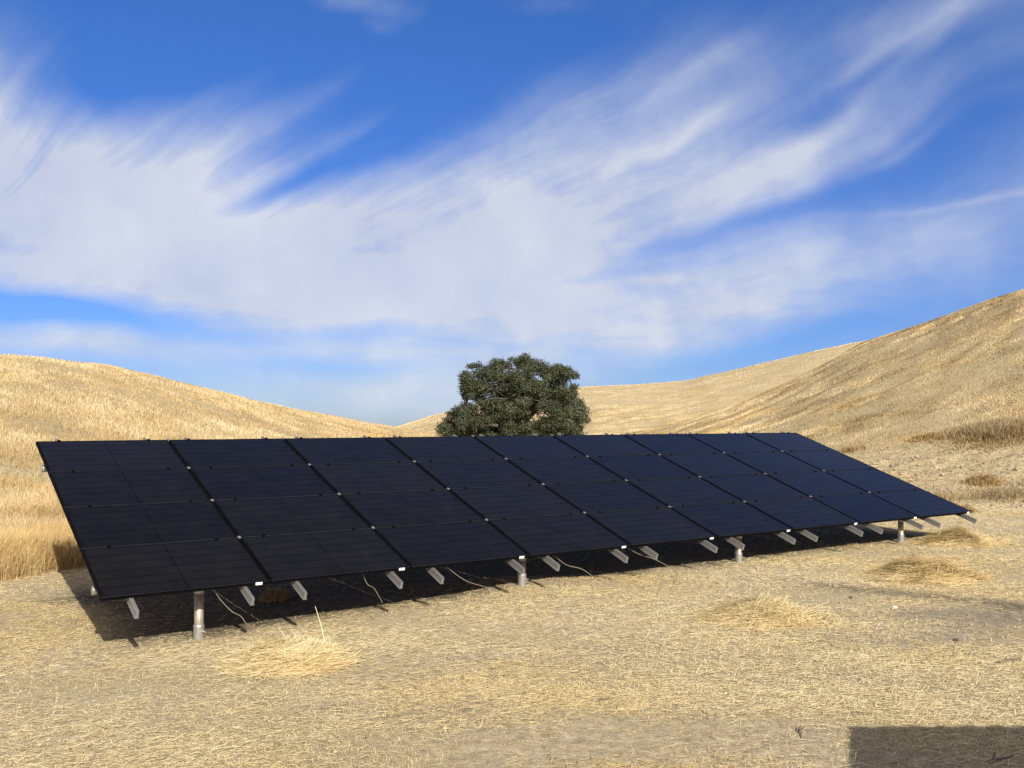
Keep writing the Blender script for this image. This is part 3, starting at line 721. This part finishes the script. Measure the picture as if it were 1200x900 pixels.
# ------------------------------------------------------------------ oak tree
def oak():
    D = 60.0; px0 = 606; d = ray(px0, 500); cx, cy = d[0] / d[1] * D, D; gz = Hs(cx, cy)
    root = bpy.data.objects.new('oak_tree', None); COL.objects.link(root); root.location = (cx, cy, gz)
    tag(root, 'lone dark green oak with broad rounded crown standing behind the solar array', 'tree')
    def pt(px, py, dep):       # local point on the plane D + dep
        q = ray(px, py); k = D / q[1]; v = np.array([q[0] * k - cx, dep, CZ + q[2] * k - gz]); return v
    poly = [(512, 512), (515, 494), (526, 482), (538, 475), (536, 450), (541, 436), (543.7, 427), (555, 424), (563, 431.6), (572.4, 424), (586, 418), (601, 414.4), (610, 412.5), (622, 415), (628, 425), (643, 423.4), (655, 427), (662.5, 422), (677, 430.7), (679, 444), (678, 455.6), (680, 465), (689, 475), (688, 496), (685, 512), (660, 524), (560, 524)]
    poly = np.array(poly)
    def inside(x, y):
        c = False; n = len(poly); j = n - 1
        for i in range(n):
            xi, yi = poly[i]; xj, yj = poly[j]
            if (yi > y) != (yj > y) and x < (xj - xi) * (y - yi) / (yj - yi) + xi: c = not c
            j = i
        return c
    ctr = np.array([606, 480.])
    cl = []
    # clumps along the outline
    for i in range(len(poly) - 1):
        a, b = poly[i], poly[i + 1]; m = max(1, int(np.hypot(*(b - a)) / 7))
        for k in range(m):
            p = a + (b - a) * (k + random.random() * .7) / m; q = p + (ctr - p) / np.hypot(*(ctr - p)) * random.uniform(5.5, 9)
            cl.append((*pt(q[0], q[1], random.uniform(-2.0, 2.0)), random.uniform(.2, .36)))
    tries = 0
    while len(cl) < 330:
        x, y = random.uniform(512, 697), random.uniform(413, 522); tries += 1
        if not inside(x, y): continue
        dd = min(np.hypot(*(poly - (x, y)).T)); 
        if dd < 7: continue
        T = 4.6 * math.sqrt(min(1, dd / 42.0)); dep = random.choice((-1, 1, 1, -1)) * T * random.uniform(.55, 1.0) if random.random() < .8 else random.uniform(-T, T)
        if vnoise(np.array([x * .085]), np.array([y * .12 + 4]))[0] < .17 : continue
        cl.append((*pt(x, y, dep), random.uniform(.3, .62)))
    cl = np.array(cl)
    # leaves
    Vs, Ts = [], []
    for (x, y, z, r) in cl:
        n = int(640 * (r / .5) ** 1.7); dirs = RNG.normal(size=(n, 3)); dirs /= np.linalg.norm(dirs, axis=1)[:, None]
        rad = r * RNG.random(n) ** .45 * (1 + .35 * RNG.normal(size=n) * .5)
        c = np.array([x, y, z]) + dirs * rad[:, None] * np.array([1.15, 1.15, .8])
        nrm = dirs + RNG.normal(size=(n, 3)) * .7 + np.array([0, 0, .5]); nrm /= np.linalg.norm(nrm, axis=1)[:, None]
        a = np.cross(nrm, RNG.normal(size=(n, 3))); a /= np.linalg.norm(a, axis=1)[:, None]; b = np.cross(nrm, a)
        s = RNG.uniform(.03, .075, n)[:, None]
        q = np.stack([c - a * s, c + b * s * .6, c + a * s, c - b * s * .6], 1); Vs.append(q.reshape(-1, 3)); Ts.append(np.repeat(RNG.random(n) * .7 + .3 * random.random(), 4))
    V = np.vstack(Vs); F = np.arange(len(V)).reshape(-1, 4)
    m, t, b = new_mat('oak_leaf'); at = N(t, 'ShaderNodeAttribute', attribute_name='tint')
    c = mixc(t, at.outputs['Fac'], (.026, .032, .015), (.085, .094, .054)); b.inputs['Specular IOR Level'].default_value = .22; t.links.new(c, b.inputs['Base Color']); b.inputs['Roughness'].default_value = .6
    tr = N(t, 'ShaderNodeBsdfTranslucent'); tr.inputs[0].default_value = (.06, .09, .02, 1); mx = N(t, 'ShaderNodeMixShader'); mx.inputs[0].default_value = .15
    t.links.new(b.outputs[0], mx.inputs[1]); t.links.new(tr.outputs[0], mx.inputs[2]); t.links.new(mx.outputs[0], t.nodes['Material Output'].inputs[0])
    mesh_np('crown', V, F, m, 4, {'tint': np.concatenate(Ts)}, parent=root)
    # trunk and limbs
    bm = bmesh.new()
    tube(bm, [(0, 0, -.4), (.05, 0, .5), (-.05, .05, 1.2), (.1, 0, 1.9)], [.55, .42, .36, .34], 12)
    def limb(p, q, r0, r1):
        p = Vector(p); q = Vector(q); n = 6; pts = []
        for i in range(n + 1):
            t_ = i / n; v = p.lerp(q, t_); v.z += .35 * math.sin(t_ * math.pi) * (p - q).length * .25
            if 0 < i < n: v += Vector([random.uniform(-.09, .09) for _ in range(3)])
            pts.append(v)
        tube(bm, pts, [r0 + (r1 - r0) * i / n for i in range(n + 1)], 7); return pts
    mains = []
    for (qx, qy, dp) in ((535, 490, -.8), (575, 445, .8), (605, 435, -1), (640, 440, 1.0), (672, 455, -.6), (675, 495, .5), (560, 500, -2), (620, 480, 2.5), (600, 470, -2.5)):
        q = pt(qx, qy, dp); mains.append(limb((random.uniform(-.1, .15), 0, random.uniform(1.3, 1.9)), q, .2, .05))
    allp = [p for mm in mains for p in mm[1:]]
    for c_ in cl[::2]:
        v = Vector(c_[:3]); s_ = min(allp, key=lambda p: (p - v).length); limb(s_, v, .045, .015)
    obj_bm('trunk', bm, M_bark, root, True)
oak()

# ------------------------------------------------------------------ unseen shed added right of the camera, shaped to throw the pad shadow
def shed():
    hE = 2.05; cx, cy = ground_at(987.5, 850)
    ex = cx + .572 * hE; ey = cy - 1.493 * hE            # the low eave corner that throws the shadow corner
    Wd, Dp, k = 3.4, 3.2, .312
    root = bpy.data.objects.new('shed', None); COL.objects.link(root); root.location = (ex, ey, 0)
    tag(root, 'unseen corrugated metal shed added beside the camera to throw the square shadow', 'shed')
    Mw = simple('painted_sheet', (.30, .31, .29), .6, .1, .12, 3); Mr = simple('roof_sheet', (.42, .42, .41), .45, .5, .15, 3); Md = simple('door_paint', (.12, .10, .08), .6, 0, .1, 5)
    bm = bmesh.new(); n = 34
    for i in range(n + 1): pass
    def zz(y): return hE + k * (-y)
    a = []; 
    for i in range(n + 1):
        x = Wd * i / n; r = .012 * math.sin(i * math.pi)
        rr = .012 if i % 2 else -.012
        a.append([bm.verts.new((x, y, zz(y) + dz + rr - .014)) for y in (0, -Dp) for dz in (0, -.02)])
    for p, q in zip(a, a[1:]):
        bm.faces.new((p[0], q[0], q[2], p[2])); bm.faces.new((p[1], p[3], q[3], q[1])); bm.faces.new((p[0], p[1], q[1], q[0])); bm.faces.new((p[2], q[2], q[3], p[3]))
    bm.faces.new((a[0][0], a[0][2], a[0][3], a[0][1])); bm.faces.new((a[-1][0], a[-1][1], a[-1][3], a[-1][2]))
    obj_bm('roof', bm, Mr, root)
    bm = bmesh.new(); x0, x1, y0, y1 = .15, Wd - .15, -.15, -Dp + .15
    for (p, q) in (((x0, y0), (x1, y0)), ((x1, y0), (x1, y1)), ((x1, y1), (x0, y1)), ((x0, y1), (x0, y0))):
        m = 28; prev = None; dx, dy = (q[0] - p[0]) / m, (q[1] - p[1]) / m; l = math.hypot(dx, dy); nx, ny = dy / l * .01, -dx / l * .01
        for i in range(m + 1):
            s = 1 if i % 2 else -1
            if i in (0, m): s = 0
            X, Y = p[0] + dx * i + nx * s, p[1] + dy * i + ny * s
            cur = (bm.verts.new((X, Y, -.1)), bm.verts.new((X, Y, zz(Y) - .045)))
            if prev: bm.faces.new((prev[0], cur[0], cur[1], prev[1]))
            prev = cur
    obj_bm('wall', bm, Mw, root)
    bm = bmesh.new(); box(bm, 1.2, 2.1, y0 + .012, y0 + .05, .05, 1.9); dr = obj_bm('door', bm, Md, root)
    bm = bmesh.new(); tube(bm, [(1.3, y0 + .06, .95), (1.3, y0 + .1, .95), (1.3, y0 + .1, 1.1), (1.3, y0 + .06, 1.1)], .01, 8); obj_bm('handle', bm, M_steel, dr)
shed()
